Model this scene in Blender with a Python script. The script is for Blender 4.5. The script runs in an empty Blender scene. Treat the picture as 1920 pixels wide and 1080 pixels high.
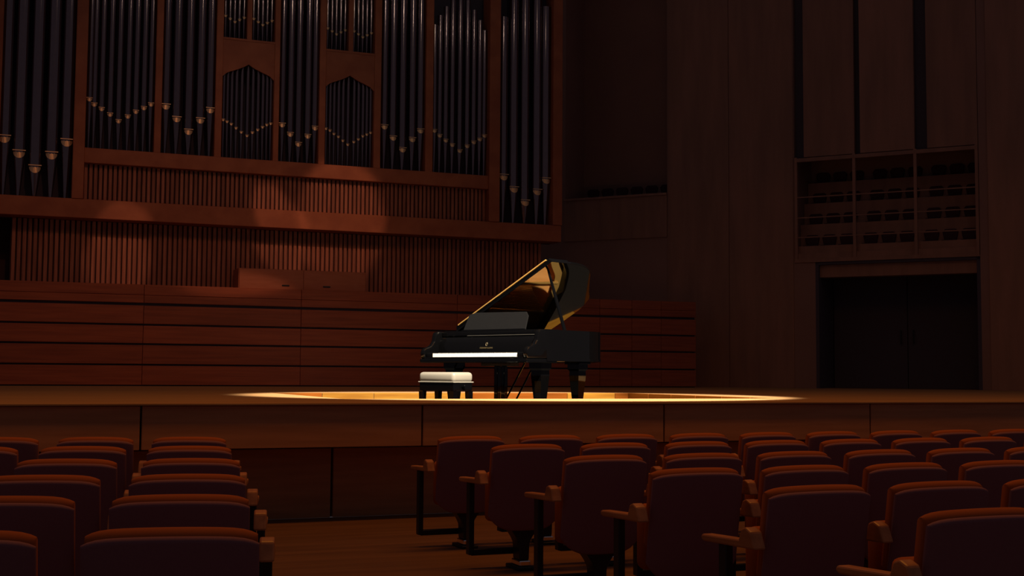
import bpy, bmesh, math, random
from mathutils import Vector, Matrix, Euler
R = math.radians
random.seed(7)
scene = bpy.context.scene
col = scene.collection

# ------------------------------------------------------------------ camera
cam_d = bpy.data.cameras.new('camera')
cam_d.sensor_width = 36.0
cam_d.lens = 2340.0 / 1920.0 * 36.0
cam_d.clip_end = 200
cam = bpy.data.objects.new('camera', cam_d)
col.objects.link(cam)
cam.matrix_world = (Matrix.Translation((0, 0, 1.255)) @ Matrix.Rotation(R(-22), 4, 'Z')
                    @ Matrix.Rotation(R(90 + 3.94), 4, 'X') @ Matrix.Rotation(R(0.4), 4, 'Z'))
scene.camera = cam

# ------------------------------------------------------------------ world, exposure, lights
scene.view_settings.view_transform = 'Standard'
scene.view_settings.look = 'None'
scene.view_settings.exposure = 0.0
scene.view_settings.gamma = 1.0
scene.view_settings.use_curve_mapping = False
world = bpy.data.worlds.new('world')
scene.world = world
world.use_nodes = True
bg = world.node_tree.nodes['Background']
bg.inputs['Color'].default_value = (0.96, 0.80, 0.94, 1)
bg.inputs['Strength'].default_value = 0.041


def look_at(o, target):
    o.rotation_euler = (Vector(target) - o.location).to_track_quat('-Z', 'Y').to_euler()


def spot(name, loc, target, power, color, angle, blend, radius=0.06, scale=(1, 1, 1), roll=0):
    d = bpy.data.lights.new(name, 'SPOT')
    d.energy = power
    d.color = color
    d.spot_size = R(angle)
    d.spot_blend = blend
    d.shadow_soft_size = radius
    o = bpy.data.objects.new(name, d)
    col.objects.link(o)
    o.location = loc
    look_at(o, target)
    if roll:
        o.rotation_euler = (o.rotation_euler.to_matrix() @ Matrix.Rotation(R(roll), 3, 'Z')).to_euler()
    o.scale = scale
    return o


def area(name, loc, target, power, color, sx, sy):
    d = bpy.data.lights.new(name, 'AREA')
    d.energy = power
    d.color = color
    d.shape = 'RECTANGLE'
    d.size = sx
    d.size_y = sy
    o = bpy.data.objects.new(name, d)
    col.objects.link(o)
    o.location = loc
    look_at(o, target)
    return o


# the follow spot on the piano, thrown from the front of the hall
spot('key_spot', (4.7, 3.2, 11.5), (5.62, 13.35, 1.0), 49000, (1.0, 0.86, 0.66), 26.0, 0.25, 0.10, (1.0, 0.66, 1.0))
# the row of dimmed ceiling lamps over the stalls
house = area('house_light', (4.2, 8.2, 12.2), (4.2, 8.2, 0.0), 270, (1.0, 0.34, 0.03), 11.0, 1.2)
house.data.spread = R(140)
# extra lamp, added only to draw bright streaks on the upper organ pipes
spot('pipe_streak_fill', (5.0, 8.2, 12.4), (5.4, 23.6, 9.4), 190, (1.0, 0.82, 0.58), 42, 1.0, 0.14)
# unseen wash lamp, added to warm and brighten the organ wall
spot('organ_wash', (2.0, 7.0, 14.5), (3.0, 23.4, 2.9), 820, (1.0, 0.40, 0.24), 34, 1.0, 0.3)
PATCH = (1.0, 0.46, 0.26)  # added patch spots, standing in for reflections thrown by the piano lid
spot('organ_patch_beam', (5.0, 9.0, 14.5), (5.95, 23.6, 4.35), 2600, PATCH, 6.2, 0.4, 0.08, (1.0, 1.0, 1.0))
spot('organ_patch_edge', (5.0, 9.0, 14.5), (4.75, 23.6, 4.10), 2700, PATCH, 5.4, 0.4, 0.08, (0.55, 1.0, 1.0), 35)
spot('organ_patch_slats', (4.0, 9.0, 14.5), (1.85, 23.8, 3.35), 2200, PATCH, 4.4, 0.4, 0.08, (0.9, 1.0, 1.0))
spot('organ_patch_ledge', (4.0, 9.0, 14.5), (3.75, 23.0, 2.75), 2500, PATCH, 8.6, 0.4, 0.08, (1.0, 0.30, 1.0))


# ------------------------------------------------------------------ materials
def newmat(name):
    m = bpy.data.materials.new(name)
    m.use_nodes = True
    return m, m.node_tree.nodes, m.node_tree.links, m.node_tree.nodes['Principled BSDF']


def wood(name, c1, c2, stretch=(1, 1, 12), scale=6.0, rough=0.5, vary=0.25, spec=0.4, bump=0.05, coat=0.0):
    m, n, l, b = newmat(name)
    tc = n.new('ShaderNodeTexCoord')
    mp = n.new('ShaderNodeMapping')
    mp.inputs['Scale'].default_value = stretch
    no = n.new('ShaderNodeTexNoise')
    no.inputs['Scale'].default_value = scale
    no.inputs['Detail'].default_value = 6
    oi = n.new('ShaderNodeObjectInfo')
    ad = n.new('ShaderNodeVectorMath')
    ad.operation = 'ADD'
    sc = n.new('ShaderNodeMath')
    sc.operation = 'MULTIPLY'
    sc.inputs[1].default_value = 37.0
    l.new(oi.outputs['Random'], sc.inputs[0])
    l.new(tc.outputs['Object'], ad.inputs[0])
    l.new(sc.outputs[0], ad.inputs[1])
    l.new(ad.outputs[0], mp.inputs['Vector'])
    l.new(mp.outputs[0], no.inputs['Vector'])
    cr = n.new('ShaderNodeValToRGB')
    cr.color_ramp.elements[0].position = 0.35
    cr.color_ramp.elements[1].position = 0.65
    cr.color_ramp.elements[0].color = (*c1, 1)
    cr.color_ramp.elements[1].color = (*c2, 1)
    l.new(no.outputs['Fac'], cr.inputs['Fac'])
    hsv = n.new('ShaderNodeHueSaturation')
    mr = n.new('ShaderNodeMapRange')
    mr.inputs['To Min'].default_value = 1 - vary
    mr.inputs['To Max'].default_value = 1 + vary
    l.new(oi.outputs['Random'], mr.inputs['Value'])
    l.new(mr.outputs[0], hsv.inputs['Value'])
    l.new(cr.outputs['Color'], hsv.inputs['Color'])
    l.new(hsv.outputs['Color'], b.inputs['Base Color'])
    b.inputs['Roughness'].default_value = rough
    b.inputs['Specular IOR Level'].default_value = spec
    b.inputs['Coat Weight'].default_value = coat
    bp = n.new('ShaderNodeBump')
    bp.inputs['Strength'].default_value = bump
    l.new(no.outputs['Fac'], bp.inputs['Height'])
    l.new(bp.outputs[0], b.inputs['Normal'])
    return m


def plain(name, c, rough=0.5, metal=0.0, spec=0.5, coat=0.0, nscale=40.0, namp=0.12, bump=0.0, sheen=0.0):
    m, n, l, b = newmat(name)
    tc = n.new('ShaderNodeTexCoord')
    no = n.new('ShaderNodeTexNoise')
    no.inputs['Scale'].default_value = nscale
    no.inputs['Detail'].default_value = 4
    l.new(tc.outputs['Object'], no.inputs['Vector'])
    mr = n.new('ShaderNodeMapRange')
    mr.inputs['To Min'].default_value = 1 - namp
    mr.inputs['To Max'].default_value = 1 + namp
    l.new(no.outputs['Fac'], mr.inputs['Value'])
    hsv = n.new('ShaderNodeHueSaturation')
    hsv.inputs['Color'].default_value = (*c, 1)
    l.new(mr.outputs[0], hsv.inputs['Value'])
    l.new(hsv.outputs['Color'], b.inputs['Base Color'])
    b.inputs['Roughness'].default_value = rough
    b.inputs['Metallic'].default_value = metal
    b.inputs['Specular IOR Level'].default_value = spec
    b.inputs['Coat Weight'].default_value = coat
    b.inputs['Coat Roughness'].default_value = 0.05
    b.inputs['Sheen Weight'].default_value = sheen
    if bump:
        bp = n.new('ShaderNodeBump')
        bp.inputs['Strength'].default_value = bump
        l.new(no.outputs['Fac'], bp.inputs['Height'])
        l.new(bp.outputs[0], b.inputs['Normal'])
    return m


M = {}
M['organ_wood'] = wood('organ_wood', (0.30, 0.085, 0.035), (0.38, 0.12, 0.05), (1, 1, 1), 3.0, 0.55, 0.04)
M['slat_wood'] = wood('slat_wood', (0.26, 0.085, 0.05), (0.38, 0.14, 0.08), (8, 8, 0.6), 3.0, 0.55, 0.14)
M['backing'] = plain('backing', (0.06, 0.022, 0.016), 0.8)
M['dark'] = plain('dark', (0.07, 0.06, 0.085), 0.9)
M['plank'] = wood('plank', (0.24, 0.058, 0.024), (0.33, 0.085, 0.034), (0.35, 1, 7), 3.0, 0.5, 0.10)
M['console_wood'] = wood('console_wood', (0.34, 0.11, 0.05), (0.38, 0.13, 0.065), (1, 1, 6), 3.0, 0.5, 0.03)
M['wall'] = plain('wall', (0.27, 0.145, 0.115), 0.75, nscale=1.2, namp=0.15)
M['wall_panel'] = wood('wall_panel', (0.26, 0.135, 0.095), (0.33, 0.165, 0.115), (3, 3, 0.4), 1.5, 0.6, 0.08)
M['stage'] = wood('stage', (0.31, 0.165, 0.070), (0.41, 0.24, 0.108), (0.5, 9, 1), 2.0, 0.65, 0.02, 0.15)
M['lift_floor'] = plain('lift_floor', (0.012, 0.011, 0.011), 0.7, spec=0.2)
M['lift'] = wood('lift', (0.19, 0.080, 0.010), (0.26, 0.125, 0.016), (0.6, 1, 8), 3.0, 0.6, 0.2, 0.08)
M['lift_red'] = wood('lift_red', (0.15, 0.040, 0.003), (0.19, 0.053, 0.005), (0.6, 1, 8), 3.0, 0.6, 0.12, 0.08)
M['fascia'] = wood('fascia', (0.44, 0.19, 0.08), (0.54, 0.24, 0.105), (0.4, 1, 6), 3.0, 0.5, 0.06)
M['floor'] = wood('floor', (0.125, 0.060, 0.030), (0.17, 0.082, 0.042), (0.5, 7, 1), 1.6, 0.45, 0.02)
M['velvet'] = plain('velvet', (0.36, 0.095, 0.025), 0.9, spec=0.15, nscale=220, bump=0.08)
M['shell'] = plain('shell', (0.24, 0.11, 0.125), 0.85, spec=0.15, nscale=180, bump=0.05)
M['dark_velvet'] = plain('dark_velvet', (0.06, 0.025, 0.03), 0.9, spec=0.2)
M['arm_wood'] = wood('arm_wood', (0.34, 0.13, 0.045), (0.46, 0.19, 0.07), (6, 1, 6), 4.0, 0.4, 0.06)
M['iron'] = plain('iron', (0.010, 0.011, 0.013), 0.45)
M['chrome'] = plain('chrome', (0.85, 0.82, 0.80), 0.10, 1.0, namp=0.02)
M['lacquer'] = plain('lacquer', (0.0012, 0.0012, 0.0014), 0.035, spec=0.42, coat=0.0, namp=0.02)
M['satin_black'] = plain('satin_black', (0.012, 0.011, 0.011), 0.35, spec=0.5)
M['desk_black'] = plain('desk_black', (0.007, 0.007, 0.0075), 0.22, spec=0.5)
M['gold'] = plain('gold', (0.90, 0.55, 0.16), 0.38, 0.7, namp=0.05)
M['soundboard'] = wood('soundboard', (0.72, 0.34, 0.10), (0.82, 0.42, 0.14), (9, 0.5, 1), 3.0, 0.4, 0.02)
M['brass'] = plain('brass', (0.85, 0.56, 0.22), 0.22, 1.0, namp=0.05)
M['ivory'] = plain('ivory', (0.84, 0.80, 0.72), 0.25, namp=0.02)
M['ebony'] = plain('ebony', (0.008, 0.008, 0.008), 0.3)
M['felt'] = plain('felt', (0.30, 0.02, 0.02), 0.95)
M['cushion'] = plain('cushion', (0.20, 0.19, 0.165), 0.35, nscale=90, namp=0.06, bump=0.03)
M['pipe'] = plain('pipe', (0.25, 0.19, 0.20), 0.13, 0.95, nscale=14, namp=0.10)
M['pipe_mouth'] = plain('pipe_mouth', (0.80, 0.55, 0.30), 0.42, 0.6, namp=0.05)
M['lettering'] = plain('lettering', (0.10, 0.075, 0.035), 0.5, 0.3)


# ------------------------------------------------------------------ mesh helpers
class MB:
    def __init__(self):
        self.v = []
        self.f = []

    def add(self, vs, fs):
        k = len(self.v)
        self.v += [tuple(p) for p in vs]
        self.f += [tuple(i + k for i in f) for f in fs]
        return self

    def box(self, x0, x1, y0, y1, z0, z1, fn=None):
        vs = [(x0, y0, z0), (x1, y0, z0), (x1, y1, z0), (x0, y1, z0), (x0, y0, z1), (x1, y0, z1), (x1, y1, z1), (x0, y1, z1)]
        if fn:
            vs = [fn(*p) for p in vs]
        return self.add(vs, [(0, 3, 2, 1), (4, 5, 6, 7), (0, 1, 5, 4), (1, 2, 6, 5), (2, 3, 7, 6), (3, 0, 4, 7)])

    def prism(self, pts, a0, a1, axis='z'):
        n = len(pts)
        def mk(p, a):
            return {'z': (p[0], p[1], a), 'x': (a, p[0], p[1]), 'y': (p[0], a, p[1])}[axis]
        vs = [mk(p, a0) for p in pts] + [mk(p, a1) for p in pts]
        fs = [tuple(range(n - 1, -1, -1)), tuple(range(n, 2 * n))]
        fs += [(i, (i + 1) % n, n + (i + 1) % n, n + i) for i in range(n)]
        return self.add(vs, fs)

    def lathe(self, prof, seg=16, at=(0, 0, 0), caps=True):
        vs, fs = [], []
        for r, z in prof:
            for i in range(seg):
                t = 2 * math.pi * i / seg
                vs.append((at[0] + r * math.cos(t), at[1] + r * math.sin(t), at[2] + z))
        for k in range(len(prof) - 1):
            for i in range(seg):
                j = (i + 1) % seg
                fs.append((k * seg + i, k * seg + j, (k + 1) * seg + j, (k + 1) * seg + i))
        if caps:
            fs.append(tuple(range(seg - 1, -1, -1)))
            fs.append(tuple(range((len(prof) - 1) * seg, len(prof) * seg)))
        return self.add(vs, fs)

    def tube(self, p, q, r0, r1=None, seg=10):
        r1 = r0 if r1 is None else r1
        p, q = Vector(p), Vector(q)
        d = (q - p).normalized()
        a = d.orthogonal().normalized()
        b = d.cross(a)
        vs = []
        for c, r in ((p, r0), (q, r1)):
            for i in range(seg):
                t = 2 * math.pi * i / seg
                vs.append(c + a * r * math.cos(t) + b * r * math.sin(t))
        fs = [(i, (i + 1) % seg, seg + (i + 1) % seg, seg + i) for i in range(seg)]
        fs += [tuple(range(seg - 1, -1, -1)), tuple(range(seg, 2 * seg))]
        return self.add(vs, fs)

    def mesh(self, name, mat, bevel=0.0, bseg=2, smooth=False):
        me = bpy.data.meshes.new(name)
        me.from_pydata(self.v, [], self.f)
        bm = bmesh.new()
        bm.from_mesh(me)
        bmesh.ops.recalc_face_normals(bm, faces=bm.faces)
        if bevel:
            bmesh.ops.bevel(bm, geom=list(bm.edges), offset=bevel, segments=bseg, profile=0.5, affect='EDGES', clamp_overlap=True)
        bm.to_mesh(me)
        bm.free()
        if smooth:
            me.polygons.foreach_set('use_smooth', [True] * len(me.polygons))
            try:
                me.set_sharp_from_angle(angle=R(40))
            except Exception:
                pass
        me.materials.append(M[mat])
        me.update()
        return me


def link(name, me, parent=None, loc=(0, 0, 0), rot=None):
    o = bpy.data.objects.new(name, me)
    col.objects.link(o)
    o.location = loc
    if rot:
        o.rotation_euler = rot
    if parent:
        o.parent = parent
    return o


def build(name, mb, mat, parent=None, loc=(0, 0, 0), rot=None, bevel=0.0, bseg=2, smooth=False):
    return link(name, mb.mesh(name, mat, bevel, bseg, smooth), parent, loc, rot)


def tag(o, label=None, cat=None, group=None, kind=None):
    if label:
        o['label'] = label
    if cat:
        o['category'] = cat
    if group:
        o['group'] = group
    if kind:
        o['kind'] = kind
    return o


def empty(name, loc, rz=0.0):
    o = bpy.data.objects.new(name, None)
    o.empty_display_size = 0.2
    col.objects.link(o)
    o.location = loc
    o.rotation_euler = (0, 0, rz)
    return o


def struct(o, label, cat):
    return tag(o, label, cat, kind='structure')


def copy_tree(o, parent=None):
    c = o.copy()
    col.objects.link(c)
    c.parent = parent
    for ch in list(o.children):
        copy_tree(ch, c)
    return c


# ------------------------------------------------------------------ the setting
STAGE = 1.0
PITZ = 0.725
PX0, PX1, PY0, PY1 = 3.07, 8.13, 11.95, 15.7

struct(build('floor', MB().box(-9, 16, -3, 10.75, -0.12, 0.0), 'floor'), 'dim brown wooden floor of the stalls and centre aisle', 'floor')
m = MB()
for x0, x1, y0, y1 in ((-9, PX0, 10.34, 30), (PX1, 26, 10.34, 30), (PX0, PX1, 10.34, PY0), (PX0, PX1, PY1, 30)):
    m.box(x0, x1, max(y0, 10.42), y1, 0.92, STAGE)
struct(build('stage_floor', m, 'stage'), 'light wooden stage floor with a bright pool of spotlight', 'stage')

# sunken stage lift under the piano
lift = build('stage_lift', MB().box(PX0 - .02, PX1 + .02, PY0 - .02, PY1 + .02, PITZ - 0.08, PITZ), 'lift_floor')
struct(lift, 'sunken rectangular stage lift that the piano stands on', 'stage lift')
cuts = [3.07, 3.74, 4.42, 5.07, 5.78, 6.84, 7.17, 7.9, 8.13]
mats = ['lift_red', 'lift', 'lift', 'lift', 'lift_red', 'lift_red', 'lift', 'lift_red']
for i in range(8):
    w = cuts[i + 1] - cuts[i]
    build('board', MB().box(0.003, w - 0.003, 0, 0.06, PITZ, STAGE - 0.002), mats[i], lift, (cuts[i], PY1 - 0.02, 0), bevel=0.004, bseg=1)
for i in range(6):
    d = (PY1 - PY0) / 6
    build('board', MB().box(0, 0.05, 0.003, d - 0.003, PITZ, STAGE - 0.002), 'lift_red', lift, (PX1 - 0.03, PY0 + i * d, 0), bevel=0.004, bseg=1)
    build('board', MB().box(0, 0.05, 0.003, d - 0.003, PITZ, STAGE - 0.002), 'lift', lift, (PX0 - 0.02, PY0 + i * d, 0), bevel=0.004, bseg=1)

# stage front: overhanging upper fascia, recessed lower tier
sf = build('stage_front', MB().box(-9, 16, 10.40, 10.7, 0.63, 0.92).box(-9, 16, 10.80, 10.95, 0.0, 0.63), 'backing')
struct(sf, 'brown panelled front of the stage below the piano', 'stage front')
xs = [-8.4, -6.05, -3.7, -1.35, 1.007, 3.353, 5.726, 8.08, 10.4, 12.8, 15.2]
for a, b in zip(xs, xs[1:]):
    build('panel', MB().box(0.008, b - a - 0.008, 0, 0.06, 0.63, 0.98), 'fascia', sf, (a, 10.345, 0), bevel=0.004, bseg=1)
xs = [-8.0, -5.36, -2.68, 0.0, 2.664, 5.34, 8.0, 10.7, 13.4, 15.8]
for a, b in zip(xs, xs[1:]):
    build('panel', MB().box(0.011, b - a - 0.011, 0, 0.06, 0.0, 0.60), 'fascia', sf, (a, 10.75, 0), bevel=0.004, bseg=1)
tr = build('trim_1', MB().box(-9, 16, 10.31, 10.42, 0.982, STAGE + 0.001), 'stage', bevel=0.005)
struct(tr, 'rounded wooden nosing along the front edge of the stage', 'trim')

# choir parapet of wide planks at the back of the stage
par = build('choir_parapet', MB().box(-6, 13.26, 22.66, 24.6, 1.0, 2.74), 'dark')
struct(par, 'long wooden choir parapet of horizontal planks behind the piano', 'parapet')
rows = [(1.02, 1.355), (1.385, 1.712), (1.745, 2.052), (2.085, 2.402), (2.450, 2.585), (2.589, 2.770)]
joints = [-5.9, -3.3, -0.6, 2.196, 4.974, 8.0, 11.044, 11.768, 12.444, 13.26]
for z0, z1 in rows:
    for a, b in zip(joints, joints[1:]):
        build('plank', MB().box(0.003, b - a - 0.003, 0, 0.07, 0, z1 - z0), 'plank', par, (a, 22.6, z0), bevel=0.005, bseg=1)
for i in range(7):
    build('ledge_board', MB().box(0.003, 2.74 - 0.003, 0, 1.9, 0, 0.03), 'plank', par, (-5.92 + i * 2.74, 22.67, 2.742), bevel=0.003, bseg=1)

# slatted wall behind the ledge
wb = build('wall_back', MB().box(0.0, 10.33, 23.96, 24.4, 2.78, 3.98).box(-6, -0.75, 23.96, 24.4, 2.78, 3.98), 'backing')
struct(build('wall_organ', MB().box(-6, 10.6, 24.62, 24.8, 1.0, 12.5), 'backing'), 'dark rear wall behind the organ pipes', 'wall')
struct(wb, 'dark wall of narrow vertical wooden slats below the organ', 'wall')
sl = MB().box(-0.031, 0.031, 0, 0.055, 2.775, 3.985).mesh('slat', 'slat_wood', 0.004, 1)
x = 0.05
while x < 10.30:
    link('slat', sl, wb, (x, 23.905, 0))
    x += 0.0905

# organ console cupboard on the ledge
con = empty('console_cabinet', (3.92, 23.15, 2.775))
tag(con, 'long low wooden cabinet on the choir ledge below the organ', 'cabinet')
build('body', MB().box(0, 2.42, 0.03, 0.62, 0, 0.40), 'console_wood', con, bevel=0.004, bseg=1)
for i in range(2):
    d = build('door', MB().box(0.0, 1.195, 0.0, 0.03, 0.012, 0.385), 'console_wood', con, (0.012 + i * 1.2, 0, 0), bevel=0.003, bseg=1)
    hx = 0.86 if i == 0 else 0.44
    build('handle', MB().box(hx - 0.07, hx + 0.07, -0.012, 0.002, 0.085, 0.112), 'iron', d, bevel=0.004)

# ------------------------------------------------------------------ right splayed wall
P0 = Vector((13.8, 24.4))
AD = Vector((0.643, -0.766)).normalized()
AN = Vector((-AD.y, AD.x)) * -1 if Vector((-AD.y, AD.x)).dot(Vector((-1, -1))) < 0 else Vector((-AD.y, AD.x))


def W(a, n, z):
    p = P0 + AD * a + AN * n
    return (p.x, p.y, z)


def wbox(mb, a0, a1, n0, n1, z0, z1):
    return mb.box(a0, a1, n0, n1, z0, z1, fn=W)


TOP = 13.0
m = MB()
# plain masonry around the openings (front face n = 0, 0.5 thick)
wbox(m, -6.5, -2.74, -0.5, 0, 1, TOP)
wbox(m, -2.74, -0.20, -0.5, 0, 1, 4.35)
wbox(m, -2.74, -0.20, -0.5, 0, 11.6, TOP)
wbox(m, -0.20, 2.69, -0.5, 0, 1, TOP)
wbox(m, 2.69, 3.13, -0.5, 0, 1, 3.70)
wbox(m, 3.13, 6.43, -0.5, 0, 3.66, 3.70)
wbox(m, 6.43, 15, -0.5, 0, 1, TOP)
wbox(m, 2.69, 6.43, -0.5, -0.16, 5.9, TOP)
# enclosing backs of the recesses
wbox(m, -2.95, 0.0, -1.2, -1.05, 4.0, TOP)
wbox(m, -2.95, -2.74, -1.2, -0.5, 4.0, TOP)
wbox(m, -0.2, 0.0, -1.2, -0.5, 4.0, TOP)
wbox(m, 2.5, 6.6, -1.62, -1.47, 3.6, 7.2)
wbox(m, 2.5, 6.6, -1.62, -0.5, 6.9, 7.0)
wbox(m, 2.55, 2.69, -1.6, -0.5, 3.6, 7.0)
wbox(m, 6.43, 6.57, -1.6, -0.5, 3.6, 7.0)
wr = build('wall_right', m, 'wall')
struct(wr, 'dim splayed side wall with gallery, doorway and tall panels', 'wall')
for a0, a1 in ((2.905, 3.975), (4.095, 5.195), (5.445, 6.42)):
    build('panel', wbox(MB(), a0, a1, -0.16, 0.0, 5.92, TOP), 'wall_panel', wr)
for a0, a1 in ((2.70, 2.90), (3.98, 4.09), (5.20, 5.44)):
    build('slot_shade_strip', wbox(MB(), a0, a1, -0.16, -0.14, 5.92, TOP), 'dark', wr)  # dark colour puts the recess shade into these strips
for a0, a1 in ((-0.18, 1.24), (1.26, 2.67)):
    build('panel', wbox(MB(), a0, a1, 0.0, 0.02, 1.0, TOP), 'wall_panel', wr)
for a0, a1 in ((6.60, 8.3), (8.33, 10.0), (10.03, 11.7)):
    build('panel', wbox(MB(), a0, a1, 0.0, 0.02, 1.0, TOP), 'wall_panel', wr)
# doorway; its darkness is put into the lining and door colour
build('door_lining', wbox(wbox(wbox(wbox(MB(), 3.13, 3.2, -1.3, 0, 1, 3.66), 6.36, 6.43, -1.3, 0, 1, 3.66), 3.13, 6.43, -1.3, 0, 3.6, 3.66), 3.13, 6.43, -1.35, -1.3, 1, 3.66), 'dark', wr)
for k in range(2):
    a0 = 3.22 + k * 1.57
    d = build('door_%d' % (k + 1), wbox(MB(), a0, a0 + 1.55, -1.29, -1.23, 1.005, 3.58), 'dark')
    struct(d, ('left' if k == 0 else 'right') + ' leaf of the dark double door in the side wall', 'door')
    hb = a0 + (1.43 if k == 0 else 0.12)
    build('handle', MB().tube(W(hb, -1.17, 1.95), W(hb, -1.17, 2.25), 0.014).tube(W(hb, -1.23, 1.99), W(hb, -1.17, 1.99), 0.01).tube(W(hb, -1.23, 2.21), W(hb, -1.17, 2.21), 0.01), 'iron', d)

# side gallery: four stepped tiers with seats behind thin posts
gal = build('side_gallery', wbox(MB(), 2.70, 6.42, -0.5, -0.02, 3.70, 3.86), 'wall_panel')
struct(gal, 'side gallery with four stepped tiers above the doorway', 'gallery')
TN = [-0.10, -0.44, -0.78, -1.12]
TZ = [3.86, 4.36, 4.86, 5.36]
for n0, z0 in zip(TN, TZ):
    build('tier', wbox(wbox(MB(), 2.70, 6.42, n0 - 0.34, n0, z0 - 0.52, z0), 2.70, 6.42, n0 - 0.03, n0, z0, z0 + 0.16), 'wall_panel', gal)
for a in (2.73, 3.96, 5.20, 6.39):
    build('post', wbox(MB(), a - 0.03, a + 0.03, -0.06, 0.02, 3.70, 5.92), 'wall_panel', gal)
build('top_rail', wbox(MB(), 2.70, 6.42, -0.06, 0.025, 5.82, 5.90), 'wall_panel', gal)
build('bottom_rail', wbox(MB(), 2.70, 6.42, -0.06, 0.03, 3.66, 3.74), 'wall_panel', gal)
for z in (4.20, 4.62, 5.06):
    build('mid_rail', wbox(MB(), 2.70, 6.42, -0.035, 0.0, z - 0.012, z + 0.012), 'wall_panel', gal)

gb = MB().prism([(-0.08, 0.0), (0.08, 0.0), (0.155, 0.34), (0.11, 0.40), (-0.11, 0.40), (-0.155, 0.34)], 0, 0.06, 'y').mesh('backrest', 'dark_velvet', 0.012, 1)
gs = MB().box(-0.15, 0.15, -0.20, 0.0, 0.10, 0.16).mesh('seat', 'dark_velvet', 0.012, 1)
ORD = ['first', 'second', 'third', 'fourth', 'fifth', 'sixth', 'seventh', 'eighth', 'ninth', 'tenth', 'eleventh', 'twelfth', 'thirteenth']
face = math.atan2(AN.y, AN.x) + math.pi / 2


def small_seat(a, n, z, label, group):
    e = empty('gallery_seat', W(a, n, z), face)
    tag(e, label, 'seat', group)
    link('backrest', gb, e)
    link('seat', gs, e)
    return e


TN_NAMES = ['lowest', 'second lowest', 'second highest', 'highest']
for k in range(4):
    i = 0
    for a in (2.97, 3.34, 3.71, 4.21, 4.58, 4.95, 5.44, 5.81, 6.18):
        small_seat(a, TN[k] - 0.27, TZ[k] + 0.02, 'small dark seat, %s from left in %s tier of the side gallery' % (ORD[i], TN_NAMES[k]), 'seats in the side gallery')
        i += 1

# upper balcony next to the organ
bal = build('balcony_front', wbox(MB(), -2.74, -0.20, -0.12, 0.03, 4.35, 5.30), 'wall_panel')
struct(bal, 'solid front of the dark upper balcony right of the organ', 'balcony')
build('hand_rail', wbox(MB(), -2.74, -0.20, -0.16, 0.06, 5.30, 5.35), 'wall_panel', bal)
for i, a in enumerate((-2.30, -1.93, -1.56, -1.19, -0.82, -0.45)):
    small_seat(a, -0.6, 5.24, 'small dark seat top, %s from left behind the upper balcony front' % ORD[i], 'seats on the upper balcony')
build('balcony_floor', wbox(MB(), -2.74, -0.20, -1.05, -0.12, 5.15, 5.22), 'wall_panel', bal)

# ------------------------------------------------------------------ pipe organ
OY = 23.5
org = empty('pipe_organ', (5.2, OY, 4.0))
tag(org, 'large wooden pipe organ with metal pipes in V-shaped rows above the choir', 'organ')


def op(name, mb, mat, parent=org, bevel=0.0, smooth=False):
    o = build(name, mb, mat, parent, bevel=bevel, bseg=1, smooth=smooth)
    if parent is org:
        o.location = (-5.2, -OY, -4.0)
    return o


OT = 12.0
op('lower_beam', MB().box(-6, 10.59, OY, OY + 0.45, 3.99, 4.335), 'organ_wood', bevel=0.008)
op('upper_beam', MB().box(1.18, 8.985, OY + 0.03, OY + 0.42, 5.00, 5.275), 'organ_wood', bevel=0.008)
for x0, x1, y0, zb in ((0.985, 1.185, -0.02, 4.335), (2.385, 2.51, 0.04, 5.27), (3.478, 3.607, 0.04, 5.27), (4.578, 4.682, 0.04, 5.27),
                       (5.457, 5.583, 0.04, 5.27), (6.555, 6.695, 0.04, 5.27), (7.622, 7.780, 0.04, 5.27), (8.97, 9.205, -0.02, 4.335),
                       (10.388, 10.6, -0.02, 4.335), (-0.40, -0.235, -0.02, 4.335)):
    op('post', MB().box(x0, x1, OY + y0, OY + 0.40, zb, OT), 'organ_wood', bevel=0.008)
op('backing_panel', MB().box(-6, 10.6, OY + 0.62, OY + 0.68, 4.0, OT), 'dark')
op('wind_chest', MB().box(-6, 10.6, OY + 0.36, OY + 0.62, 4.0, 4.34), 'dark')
lv = MB().box(-0.027, 0.027, 0, 0.05, 4.335, 5.0).mesh('louver', 'slat_wood', 0.003, 1)
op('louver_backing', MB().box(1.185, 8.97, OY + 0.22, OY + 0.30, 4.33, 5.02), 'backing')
n = 92
for i in range(n):
    link('louver', lv, org, (1.185 + (i + 0.5) * (8.97 - 1.185) / n - 5.2, 0.16, -4.0))


def pipe(x, zm, r, zbase, ztop, y=OY + 0.16):
    o = empty  # noqa
    # body with a conical foot, flattened mouth
    prof = [(r * 0.28, 0.0), (r * 0.97, zm - zbase - 0.02), (r, zm - zbase), (r, ztop - zbase)]
    p = build('pipe', MB().lathe(prof, 14), 'pipe', org, (x - 5.2, y - OY, zbase - 4.0), smooth=True)
    # lower lip: half-round dished plate, upper lip: thin bar
    h = r * 1.0
    w = r * 0.86
    pts = []
    for k in range(9):
        t = math.pi * k / 8
        pts.append((-w * math.cos(t), -h * math.sin(t)))
    vs, fs = [], []
    for (px, pz) in pts:
        yy = -math.sqrt(max(r * r - px * px, 0)) - 0.004
        vs.append((px, yy - 0.004, pz))
    top = []
    for k in range(9):
        px = -w + 2 * w * k / 8
        yy = -math.sqrt(max(r * r - px * px, 0)) - 0.004
        top.append((px, yy * 0.90 - 0.004, 0.0))
    nb = len(vs)
    vs += top
    fs = [(k, k + 1, nb + k + 1, nb + k) for k in range(8)]
    mb = MB().add(vs, fs)
    mb.add([(a, b + 0.012, c) for a, b, c in vs], [tuple(reversed(f)) for f in fs])
    mb.box(-w * 1.12, w * 1.12, -r * 1.04, -r * 0.55, r * 0.16, r * 0.30)
    build('pipe_mouth', mb, 'pipe_mouth', p, (0, 0, zm - zbase))
    return p


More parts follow.
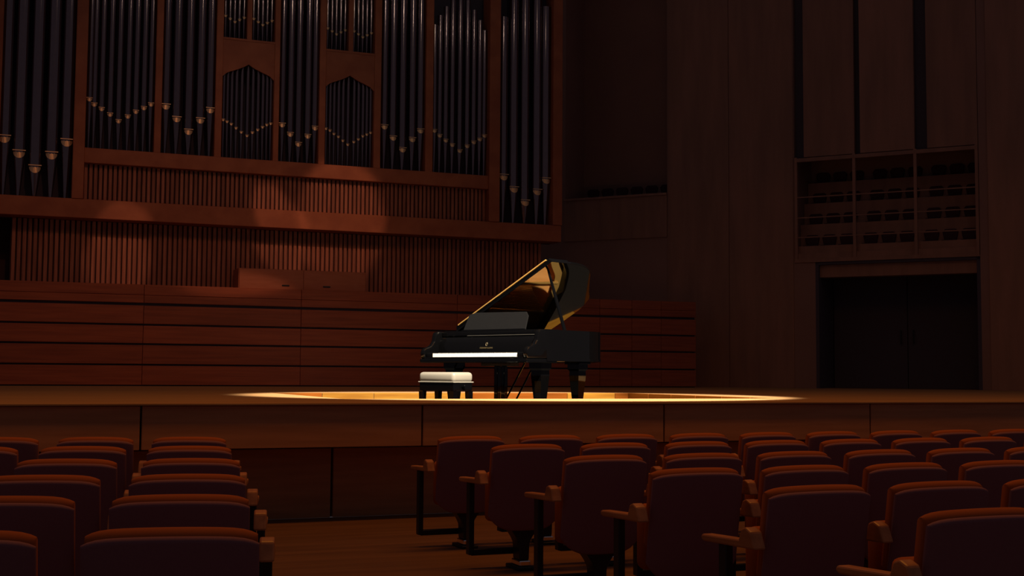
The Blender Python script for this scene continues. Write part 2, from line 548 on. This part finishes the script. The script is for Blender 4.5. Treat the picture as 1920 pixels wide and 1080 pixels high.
BAYS = [
    ([(-0.16, 5.37), (0.09, 5.12), (0.36, 4.87), (0.63, 5.13), (0.88, 5.38)], 0.115, 4.335, [9.5] * 5),
    ([(1.245, 6.19), (1.33, 6.1), (1.46, 6.03), (1.61, 5.94), (1.76, 5.83), (1.92, 5.93), (2.06, 6.03), (2.2, 6.11), (2.325, 6.19)], 0.058, 5.275, [9.6] * 9),
    ([(2.59, 6.18), (2.79, 5.96), (3.01, 5.74), (3.22, 5.97), (3.40, 6.18)], 0.088, 5.275, [9.8] * 5),
    ([(3.648, 6.01), (3.72, 5.98), (3.80, 5.94), (3.89, 5.87), (3.99, 5.8), (4.1, 5.74), (4.2, 5.81), (4.3, 5.87), (4.39, 5.93), (4.47, 5.98), (4.545, 6.01)], 0.036, 5.275, [7.3] * 11),
    ([(4.76, 6.01), (4.92, 5.84), (5.08, 5.66), (5.26, 5.83), (5.40, 6.0)], 0.070, 5.275, [9.8] * 5),
    ([(5.622, 6.0), (5.70, 5.97), (5.78, 5.91), (5.87, 5.86), (5.96, 5.79), (6.06, 5.72), (6.18, 5.78), (6.27, 5.84), (6.36, 5.91), (6.44, 5.95), (6.517, 5.99)], 0.036, 5.275, [7.3] * 11),
    ([(6.79, 6.14), (6.97, 5.93), (7.17, 5.71), (7.37, 5.93), (7.54, 6.12)], 0.080, 5.275, [9.8] * 5),
    ([(7.835, 6.14), (7.95, 6.05), (8.08, 5.96), (8.22, 5.88), (8.38, 5.77), (8.54, 5.88), (8.68, 5.97), (8.81, 6.04), (8.915, 6.12)], 0.058, 5.275, [8.3, 8.5, 8.7, 8.9, 9.2, 8.9, 8.7, 8.5, 8.3]),
    ([(9.33, 5.31), (9.56, 5.07), (9.81, 4.81), (10.08, 5.05), (10.28, 5.3)], 0.105, 4.335, [8.62, 9.6, 9.9, 9.6, 8.95]),
]
for pl, r, zb, tops in BAYS:
    for (x, zm), zt in zip(pl, tops):
        pipe(x, zm, r, zb, zt)
# pipe shades with an ogee lower edge and small upper windows in two bays
for x0, x1, zt in ((3.607, 4.578, 7.57), (5.583, 6.555, 7.55)):
    c = (x0 + x1) / 2
    pts = [(x0, zt), (x0, zt - 0.75)]
    for k in range(1, 12):
        t = k / 12
        u = abs(2 * t - 1)
        pts.append((x0 + (x1 - x0) * t, zt - 0.75 + 0.27 * (1 - u) ** 0.55 * (0.75 + 0.25 * (1 - u) ** 3)))
    pts += [(x1, zt - 0.75), (x1, zt)]
    op('pipe_shade', MB().prism(pts, OY + 0.06, OY + 0.10, 'y'), 'organ_wood')
    op('sill', MB().box(x0, x1, OY + 0.05, OY + 0.34, zt - 0.04, zt), 'organ_wood')
    op('mullion', MB().box(c - 0.045, c + 0.045, OY + 0.05, OY + 0.30, zt, OT), 'organ_wood')
    for a, b in ((x0, c - 0.045), (c + 0.045, x1)):
        for k in range(5):
            pipe(a + (b - a) * (k + 0.5) / 5, zt + 0.34 + 0.05 * abs(k - 2), 0.034, zt, 9.6 - 0.12 * abs(k - 2), OY + 0.18)

# ------------------------------------------------------------------ grand piano
SC = 1.03
TH = -1.105
pn = empty('grand_piano', (4.391, 13.679, PITZ), TH)
pn.scale = (SC, SC, SC)
tag(pn, 'shiny black grand piano with raised lid in the spotlight', 'piano')
RT = 0.985   # rim top
RB = 0.665   # rim bottom


def smooth_curve(pts, per=8):
    out = []
    n = len(pts)
    for i in range(n - 1):
        p0 = Vector(pts[max(i - 1, 0)]); p1 = Vector(pts[i]); p2 = Vector(pts[i + 1]); p3 = Vector(pts[min(i + 2, n - 1)])
        for k in range(per):
            t = k / per
            out.append(0.5 * ((2 * p1) + (p2 - p0) * t + (2 * p0 - 5 * p1 + 4 * p2 - p3) * t * t + (3 * p1 - p0 - 3 * p2 + p3) * t ** 3))
    out.append(Vector(pts[-1]))
    return out


bent = smooth_curve([(1.57, 0.32), (1.57, 0.75), (1.56, 1.10), (1.47, 1.38), (1.26, 1.62), (1.06, 1.84), (0.90, 2.02), (0.66, 2.12)], 6)
outline = [Vector((0, 0.32)), Vector((0, 1.0)), Vector((0, 2.04)), Vector((0.02, 2.09)), Vector((0.07, 2.12)), Vector((0.35, 2.13))] + list(reversed(bent))
# outline runs from bass front round the tail to treble front


def inset(pl, d):
    out = []
    n = len(pl)
    for i, p in enumerate(pl):
        a = pl[max(i - 1, 0)]; b = pl[min(i + 1, n - 1)]
        t = (b - a).normalized()
        nn = Vector((t.y, -t.x))
        out.append(p + nn * d)
    return out


inner = inset(outline, 0.042)
n = len(outline)
vs = [(p.x, p.y, RB) for p in outline] + [(p.x, p.y, RT) for p in outline] + [(p.x, p.y, RB) for p in inner] + [(p.x, p.y, RT) for p in inner]
fs = []
for i in range(n - 1):
    j = i + 1
    fs += [(i, j, n + j, n + i), (n + i, n + j, 3 * n + j, 3 * n + i), (3 * n + i, 3 * n + j, 2 * n + j, 2 * n + i), (2 * n + i, 2 * n + j, j, i)]
fs += [(0, n, 3 * n, 2 * n), (n - 1, 3 * n - 1, 4 * n - 1, 2 * n - 1)]
rim = build('rim', MB().add(vs, fs), 'lacquer', pn, smooth=True)
build('rim_moulding', MB().add([(p.x, p.y, z) for z in (RB - 0.012, RB + 0.02) for p in inset(outline, -0.006)] + [(p.x, p.y, z) for z in (RB - 0.012, RB + 0.02) for p in inset(outline, 0.02)],
      [f for i in range(n - 1) for f in ((i, i + 1, n + i + 1, n + i), (n + i, n + i + 1, 3 * n + i + 1, 3 * n + i), (2 * n + i, 2 * n + i + 1, i + 1, i))]), 'lacquer', rim, smooth=True)
flat = [(p.x, p.y) for p in inset(outline, 0.04)]
build('bottom_board', MB().prism(flat, RB, RB + 0.03), 'satin_black', pn)
build('soundboard', MB().prism(flat, 0.84, 0.85), 'soundboard', pn)
# iron plate: rim band and struts over the soundboard
o1 = inset(outline, 0.043)
o2 = inset(outline, 0.17)
vs = [(p.x, max(p.y, 0.36), 0.905) for p in o1] + [(p.x, max(p.y, 0.36), 0.925) for p in o2]
ip = build('iron_plate', MB().add(vs, [(i, i + 1, n + i + 1, n + i) for i in range(n - 1)]).box(0.04, 1.53, 0.44, 0.72, 0.90, 0.925), 'gold', pn)
for a, b in (((0.28, 0.7), (0.30, 2.0)), ((0.62, 0.7), (0.72, 1.98)), ((0.95, 0.7), (1.04, 1.72)), ((1.25, 0.7), (1.30, 1.45))):
    build('strut', MB().tube((a[0], a[1], 0.925), (b[0], b[1], 0.925), 0.018), 'gold', ip)
sm = MB()
for i in range(70):
    t = i / 69
    x0 = 0.10 + 1.36 * t
    ln = 1.95 - 0.06 * t if t < 0.2 else 1.94 - 1.25 * ((t - 0.2) / 0.8) ** 0.8
    sm.box(x0, x0 + 0.004, 0.70, max(ln, 0.85), 0.935, 0.939)
tag(build('strings', sm, 'brass', pn), kind='stuff')
build('damper_rail', MB().box(0.08, 1.20, 0.78, 0.82, 0.93, 0.985), 'satin_black', pn, bevel=0.005)
build('stretcher', MB().box(0.042, 1.528, 0.32, 0.40, RB, RT - 0.01), 'lacquer', pn, bevel=0.004)
build('keybed', MB().box(0.0, 1.57, 0.0, 0.50, 0.632, 0.676), 'lacquer', pn, bevel=0.010, bseg=3)
arm = [(0.015, 0.676), (0.005, 0.735), (0.015, 0.775), (0.05, 0.800), (0.10, 0.812), (0.145, 0.835), (0.175, 0.875), (0.185, 0.925), (0.20, 0.968), (0.235, RT), (0.34, RT), (0.34, 0.676)]
for x0, x1 in ((0.0, 0.062), (1.508, 1.57)):
    build('arm', MB().prism(arm, x0, x1, 'x'), 'lacquer', pn, bevel=0.014, bseg=4, smooth=True)
for x0, x1 in ((0.064, 0.172), (1.398, 1.506)):
    build('cheek_block', MB().box(x0, x1, 0.030, 0.25, 0.676, 0.745), 'lacquer', pn, bevel=0.022, bseg=5, smooth=True)
build('key_slip', MB().box(0.064, 1.506, 0.006, 0.024, 0.676, 0.694), 'lacquer', pn, bevel=0.004)
kb = build('keyboard', MB().box(0.174, 1.396, 0.06, 0.24, 0.676, 0.692), 'satin_black', pn)
KW = 1.222 / 52
wk = MB().box(0.0006, KW - 0.0006, 0.030, 0.23, 0.692, 0.734).mesh('white_key', 'ivory', 0.001, 1)
bk = MB().add([(-.0055, .095, .732), (.0055, .095, .732), (.0055, .23, .732), (-.0055, .23, .732), (-.0045, .102, .746), (.0045, .102, .746), (.0045, .23, .746), (-.0045, .23, .746)],
              [(0, 3, 2, 1), (4, 5, 6, 7), (0, 1, 5, 4), (1, 2, 6, 5), (2, 3, 7, 6), (3, 0, 4, 7)]).mesh('black_key', 'ebony')
for i in range(52):
    link('white_key', wk, kb, (0.174 + i * KW, 0, 0))
    if i < 51 and i % 7 in (0, 2, 3, 5, 6):
        link('black_key', bk, kb, (0.174 + (i + 1) * KW, 0, 0))
build('key_felt', MB().box(0.174, 1.396, 0.228, 0.236, 0.733, 0.740), 'felt', pn)
fbp = [(0.232, 0.738), (0.238, 0.79), (0.250, 0.85), (0.275, 0.905), (0.30, 0.925), (0.335, 0.928), (0.335, 0.738)]
fb = build('fallboard', MB().prism(fbp, 0.063, 1.507, 'x'), 'lacquer', pn, smooth=True)
build('name_batten', MB().box(0.063, 1.507, 0.285, 0.34, 0.930, 0.972), 'lacquer', pn, bevel=0.006)
# lettering and small lyre emblem inlaid on the fallboard
tcu = bpy.data.curves.new('lettering', 'FONT')
tcu.body = 'STEINWAY & SONS'
tcu.size = 0.022
tcu.align_x = 'CENTER'
tcu.extrude = 0.0004
tcu.materials.append(M['lettering'])
tob = bpy.data.objects.new('lettering_curve', tcu)
col.objects.link(tob)
dg = bpy.context.evaluated_depsgraph_get()
tme = bpy.data.meshes.new_from_object(tob.evaluated_get(dg))
bpy.data.objects.remove(tob)
if not tme.materials:
    tme.materials.append(M['lettering'])
link('lettering', tme, fb, (0.785, 0.2355, 0.788), (R(85), 0, 0))
em = MB()
for s in (-1, 1):
    em.tube((0.785 + s * 0.006, 0.2395, 0.818), (0.785 + s * 0.013, 0.2435, 0.838), 0.0018, seg=6)
    em.tube((0.785 + s * 0.013, 0.2435, 0.838), (0.785 + s * 0.007, 0.247, 0.855), 0.0018, seg=6)
em.tube((0.777, 0.2395, 0.818), (0.793, 0.2395, 0.818), 0.0018, seg=6)
em.tube((0.776, 0.2445, 0.846), (0.794, 0.2445, 0.846), 0.0012, seg=6)
build('emblem', em, 'lettering', fb)
# music shelf and desk
build('music_shelf', MB().box(0.05, 1.52, 0.335, 0.60, 0.965, 0.990), 'lacquer', pn, bevel=0.004)
build('music_desk', MB().prism([(0.27, 0.0), (1.19, 0.0), (1.19, 0.16), (1.15, 0.205), (0.40, 0.215), (0.31, 0.19)], -0.008, 0.008, 'y'), 'desk_black', pn, (0, 0.42, 0.992), (R(-18), 0, 0), bevel=0.003)
build('desk_ledge', MB().box(0.27, 1.19, 0.385, 0.42, 0.990, 1.004), 'lacquer', pn, bevel=0.003)
for x0 in (0.45, 1.0):
    build('desk_strut', MB().tube((x0, 0.57, 0.99), (x0, 0.475, 1.14), 0.006), 'brass', pn)
# lid: main leaf raised on the prop, front flap folded back over it
LA = R(-27.5)
lo = [Vector((p.x, p.y)) for p in inset(outline, -0.012)]
lo = [p for p in lo if p.y > 0.60]
lidpts = [(-0.012, 0.60)] + [(p.x, p.y) for p in lo] + [(1.582, 0.60)]
lid = build('lid', MB().prism(lidpts, 0.0, 0.028), 'lacquer', pn, (0, 0, RT + 0.012), (0, LA, 0), bevel=0.003, bseg=1)
flap = build('lid_flap', MB().box(0.0, 1.56, 0.605, 0.93, 0.031, 0.060), 'lacquer', lid, bevel=0.003, bseg=1)
for v in (0.85, 1.75):
    build('hinge', MB().tube((-0.008, v - 0.05, 0.0), (-0.008, v + 0.05, 0.0), 0.008), 'brass', lid)
build('flap_hinge_highlight', MB().tube((0.05, 0.598, 0.0575), (1.52, 0.598, 0.0575), 0.008), 'gold', lid)  # hinge strip thickened and gilded to paint the lit edge of the lid
# prop
ld = 1.44
top = (ld * math.cos(-LA) - 0.01, 0.70, RT + 0.012 + ld * math.sin(-LA))
pb = MB()
b0 = Vector((1.50, 0.72, RT - 0.03)); t0 = Vector(top)
d = (t0 - b0)
vs = []
for c, w in ((b0, 0.022), (b0 + d * 0.55, 0.020), (t0, 0.010)):
    vs += [(c.x - 0.008, c.y - w, c.z), (c.x + 0.008, c.y - w, c.z), (c.x + 0.008, c.y + w, c.z), (c.x - 0.008, c.y + w, c.z)]
pb.add(vs, [(0, 3, 2, 1), (8, 9, 10, 11)] + [(4 * k + i, 4 * k + (i + 1) % 4, 4 * k + 4 + (i + 1) % 4, 4 * k + 4 + i) for k in range(2) for i in range(4)])
build('lid_prop', pb, 'lacquer', pn)
build('prop_bracket', MB().box(1.47, 1.53, 0.69, 0.75, RT - 0.05, RT - 0.01), 'brass', pn, bevel=0.004)
# legs
for (u, v) in ((0.17, 0.38), (1.40, 0.42), (0.80, 1.82)):
    lg = MB()
    secs = [(0.085, 0.635), (0.085, 0.575), (0.068, 0.555), (0.070, 0.50), (0.040, 0.13), (0.043, 0.105), (0.043, 0.085)]
    vs, fs = [], []
    for w, z in secs:
        vs += [(u - w, v - w, z), (u + w, v - w, z), (u + w, v + w, z), (u - w, v + w, z)]
    for k in range(len(secs) - 1):
        fs += [(4 * k + i, 4 * k + (i + 1) % 4, 4 * k + 4 + (i + 1) % 4, 4 * k + 4 + i) for i in range(4)]
    fs += [(0, 1, 2, 3), tuple(range(len(vs) - 1, len(vs) - 5, -1))]
    lgo = build('leg', lg.add(vs, fs), 'lacquer', pn)
    build('leg_block', MB().box(u - 0.11, u + 0.11, v - 0.11, v + 0.11, 0.632, 0.668), 'lacquer', lgo, bevel=0.005)
    build('caster', MB().tube((u - 0.016, v, 0.036), (u + 0.016, v, 0.036), 0.036, seg=18).box(u - 0.024, u + 0.024, v - 0.012, v + 0.012, 0.036, 0.09), 'brass', lgo, smooth=True)
# pedal lyre
ly = build('pedal_lyre', MB().box(0.56, 0.98, 0.40, 0.56, 0.600, 0.634), 'satin_black', pn, bevel=0.005)
for u in (0.735, 0.835):
    build('lyre_post', MB().box(u - 0.026, u + 0.026, 0.45, 0.51, 0.13, 0.60), 'lacquer', ly, bevel=0.006)
build('pedal_box', MB().box(0.66, 0.91, 0.42, 0.56, 0.065, 0.135), 'lacquer', ly, bevel=0.008)
for u in (0.72, 0.785, 0.85):
    build('pedal', MB().prism([(0.25, 0.058), (0.26, 0.075), (0.36, 0.088), (0.44, 0.092), (0.44, 0.082), (0.30, 0.070)], u - 0.016, u + 0.016, 'x'), 'brass', ly, bevel=0.002)
for u in (0.71, 0.86):
    build('lyre_brace', MB().tube((u, 0.55, 0.10), (u, 0.98, 0.655), 0.010), 'lacquer', ly)

# ------------------------------------------------------------------ piano bench
bu, bv = 0.80, -0.40
cs, sn = math.cos(TH), math.sin(TH)
bx = 4.391 + SC * (bu * cs - bv * sn)
by = 13.679 + SC * (bu * sn + bv * cs)
bn = empty('piano_bench', (bx, by, PITZ), TH)
tag(bn, 'black piano bench with a pale padded leather seat', 'bench')
BL, BW = 0.265, 0.155
bm_ = MB().box(-BL, BL, -BW, BW, 0.435, 0.545).mesh('cushion', 'cushion', 0.040, 4, True)
cu = link('cushion', bm_, bn)
build('piping', MB().box(-BL - 0.002, BL + 0.002, -BW - 0.002, BW + 0.002, 0.432, 0.445), 'cushion', cu, bevel=0.005)
build('apron', MB().box(-BL + 0.01, BL - 0.01, -BW + 0.01, BW - 0.01, 0.345, 0.432), 'lacquer', bn, bevel=0.006)
for sx in (-1, 1):
    for sy in (-1, 1):
        cx, cy = sx * (BL - 0.035), sy * (BW - 0.035)
        vs = []
        for w, z in ((0.018, 0.0), (0.020, 0.05), (0.030, 0.345)):
            vs += [(cx - w, cy - w, z), (cx + w, cy - w, z), (cx + w, cy + w, z), (cx - w, cy + w, z)]
        build('leg', MB().add(vs, [(3, 2, 1, 0), (8, 9, 10, 11)] + [(4 * k + i, 4 * k + (i + 1) % 4, 4 * k + 4 + (i + 1) % 4, 4 * k + 4 + i) for k in range(2) for i in range(4)]), 'lacquer', bn)
for s in (-1, 1):
    build('knob', MB().tube((s * (BL - 0.01), 0, 0.39), (s * (BL + 0.03), 0, 0.39), 0.022, 0.018, 16), 'lacquer', bn, smooth=True)


# ------------------------------------------------------------------ theatre seats
def seat_back_mesh(name, mat, W2, RAD, Z0, Z1, Y0):
    m = MB()
    NX = 16
    loops = []
    for i in range(NX + 1):
        s = -math.cos(math.pi * i / NX)                   # stations crowd towards the ends
        e = max(1 - abs(s) ** 7, 0.0) ** 0.5              # rounded side edges
        r = RAD * (0.30 + 0.70 * e)
        top = Z1 - 0.018 * abs(s) ** 8 - 0.010 * s * s
        bot = Z0 + 0.10 * abs(s) ** 4
        pts = []
        for k in range(11):                               # round top, back to front
            t = math.pi * k / 10
            pts.append((-r * math.cos(t), top - r + r * math.sin(t)))
        for k in range(1, 6):                             # front face down
            z = top - r + (bot + r * 0.6 - top + r) * k / 5
            pts.append((r * (1 - 0.25 * k / 5), z))
        for k in range(1, 6):                             # thinner round bottom
            t = math.pi * k / 5
            pts.append((0.75 * r * math.cos(t), bot + r * 0.6 - 0.6 * r * math.sin(t)))
        for k in range(1, 5):
            z = bot + r * 0.6 + (top - r - bot - r * 0.6) * k / 5
            pts.append((-r * (0.75 + 0.25 * k / 5), z))
        loops.append([(s * W2, Y0 + y + 0.035 * s * s - 0.17 * (z - 0.30), z) for y, z in pts])
    n = len(loops[0])
    vs = [p for lp in loops for p in lp]
    fs = [(a * n + k, (a + 1) * n + k, (a + 1) * n + (k + 1) % n, a * n + (k + 1) % n) for a in range(NX) for k in range(n)]
    fs += [tuple(range(n)), tuple(range(NX * n + n - 1, NX * n - 1, -1))]
    return m.add(vs, fs).mesh(name, mat, 0, 1, True)


SB = seat_back_mesh('back_shell', 'shell', 0.25, 0.020, 0.25, 0.786, -0.020)
SBC = seat_back_mesh('back_cushion', 'velvet', 0.244, 0.042, 0.34, 0.808, 0.022)
SCU = MB().box(-0.215, 0.215, 0.09, 0.19, 0.30, 0.62).mesh('seat_cushion', 'velvet', 0.035, 3, True)
ARM = MB().prism([(-0.10, 0.560), (0.30, 0.548), (0.32, 0.560), (0.31, 0.578), (0.02, 0.590), (0.00, 0.635), (-0.03, 0.645), (-0.07, 0.630)], -0.028, 0.028, 'x').mesh('armrest', 'arm_wood', 0.008, 2)
POST = MB().box(-0.018, 0.018, 0.13, 0.19, 0.09, 0.556).mesh('arm_post', 'iron', 0.004, 1)
BARL = MB().box(-0.315, 0.02, 0.135, 0.175, 0.085, 0.125).mesh('cross_bar', 'iron', 0.004, 1)
BARR = MB().box(-0.02, 0.315, 0.135, 0.175, 0.085, 0.125).mesh('cross_bar', 'iron', 0.004, 1)
ped = [(0.12, 0.30), (0.09, 0.255), (0.055, 0.205), (0.036, 0.165), (0.032, 0.06)]
vs = []
for w, z in ped:
    vs += [(-w, 0.0, z), (w, 0.0, z), (w, 0.12, z), (-w, 0.12, z)]
PED = MB().add(vs, [(0, 1, 2, 3), (19, 18, 17, 16)] + [(4 * k + i, 4 * k + 4 + i, 4 * k + 4 + (i + 1) % 4, 4 * k + (i + 1) % 4) for k in range(4) for i in range(4)]).mesh('pedestal', 'iron', 0.006, 1)
FOOT = MB().box(-0.038, 0.038, -0.012, 0.135, 0.022, 0.06).mesh('foot', 'chrome', 0.008, 2)
PLATE = MB().box(-0.06, 0.06, -0.05, 0.18, 0.0, 0.022).mesh('base_plate', 'iron', 0.004, 1)


def theatre_seat(x, y, rz, left, right, label, group):
    e = empty('theatre_seat', (x, y, 0.0), rz)
    tag(e, label, 'seat', group)
    b = link('backrest', SB, e)
    link('back_cushion', SBC, b)
    link('seat_cushion', SCU, e)
    link('pedestal', PED, e)
    f = link('foot', FOOT, e)
    link('base_plate', PLATE, f)
    for on, s, bar in ((left, -1, BARL), (right, 1, BARR)):
        if on:
            a = link('armrest', ARM, e, (s * 0.315, 0, 0))
            link('arm_post', POST, a)
            link('cross_bar', bar, e)
    return e


RN = ['front row', 'second row', 'third row', 'fourth row', 'fifth row', 'row nearest the camera']
RY = [8.56, 7.50, 6.38, 5.38, 4.40, 3.46]
RC = [11, 9, 6, 5, 3, 2]
for k in range(6):
    for i in range(RC[k]):
        theatre_seat(3.13 + 0.63 * i, RY[k], 0, True, i == RC[k] - 1,
                     'dark red theatre seat %s from the aisle, %s right of the aisle' % (ORD[i], RN[k]), 'theatre seats right of the aisle')
LP = [(1.20, 8.92), (1.06, 7.85), (0.92, 6.74), (0.77, 5.72), (0.62, 4.79), (0.47, 3.80)]
LC = [4, 3, 3, 2, 2, 2]
LR = R(-12)
for k in range(6):
    for i in range(LC[k]):
        theatre_seat(LP[k][0] - 0.62 * i * math.cos(LR), LP[k][1] - 0.62 * i * math.sin(LR), LR, i == LC[k] - 1, True,
                     'dark red theatre seat %s from the aisle, %s left of the aisle' % (ORD[i], RN[k]), 'theatre seats left of the aisle')
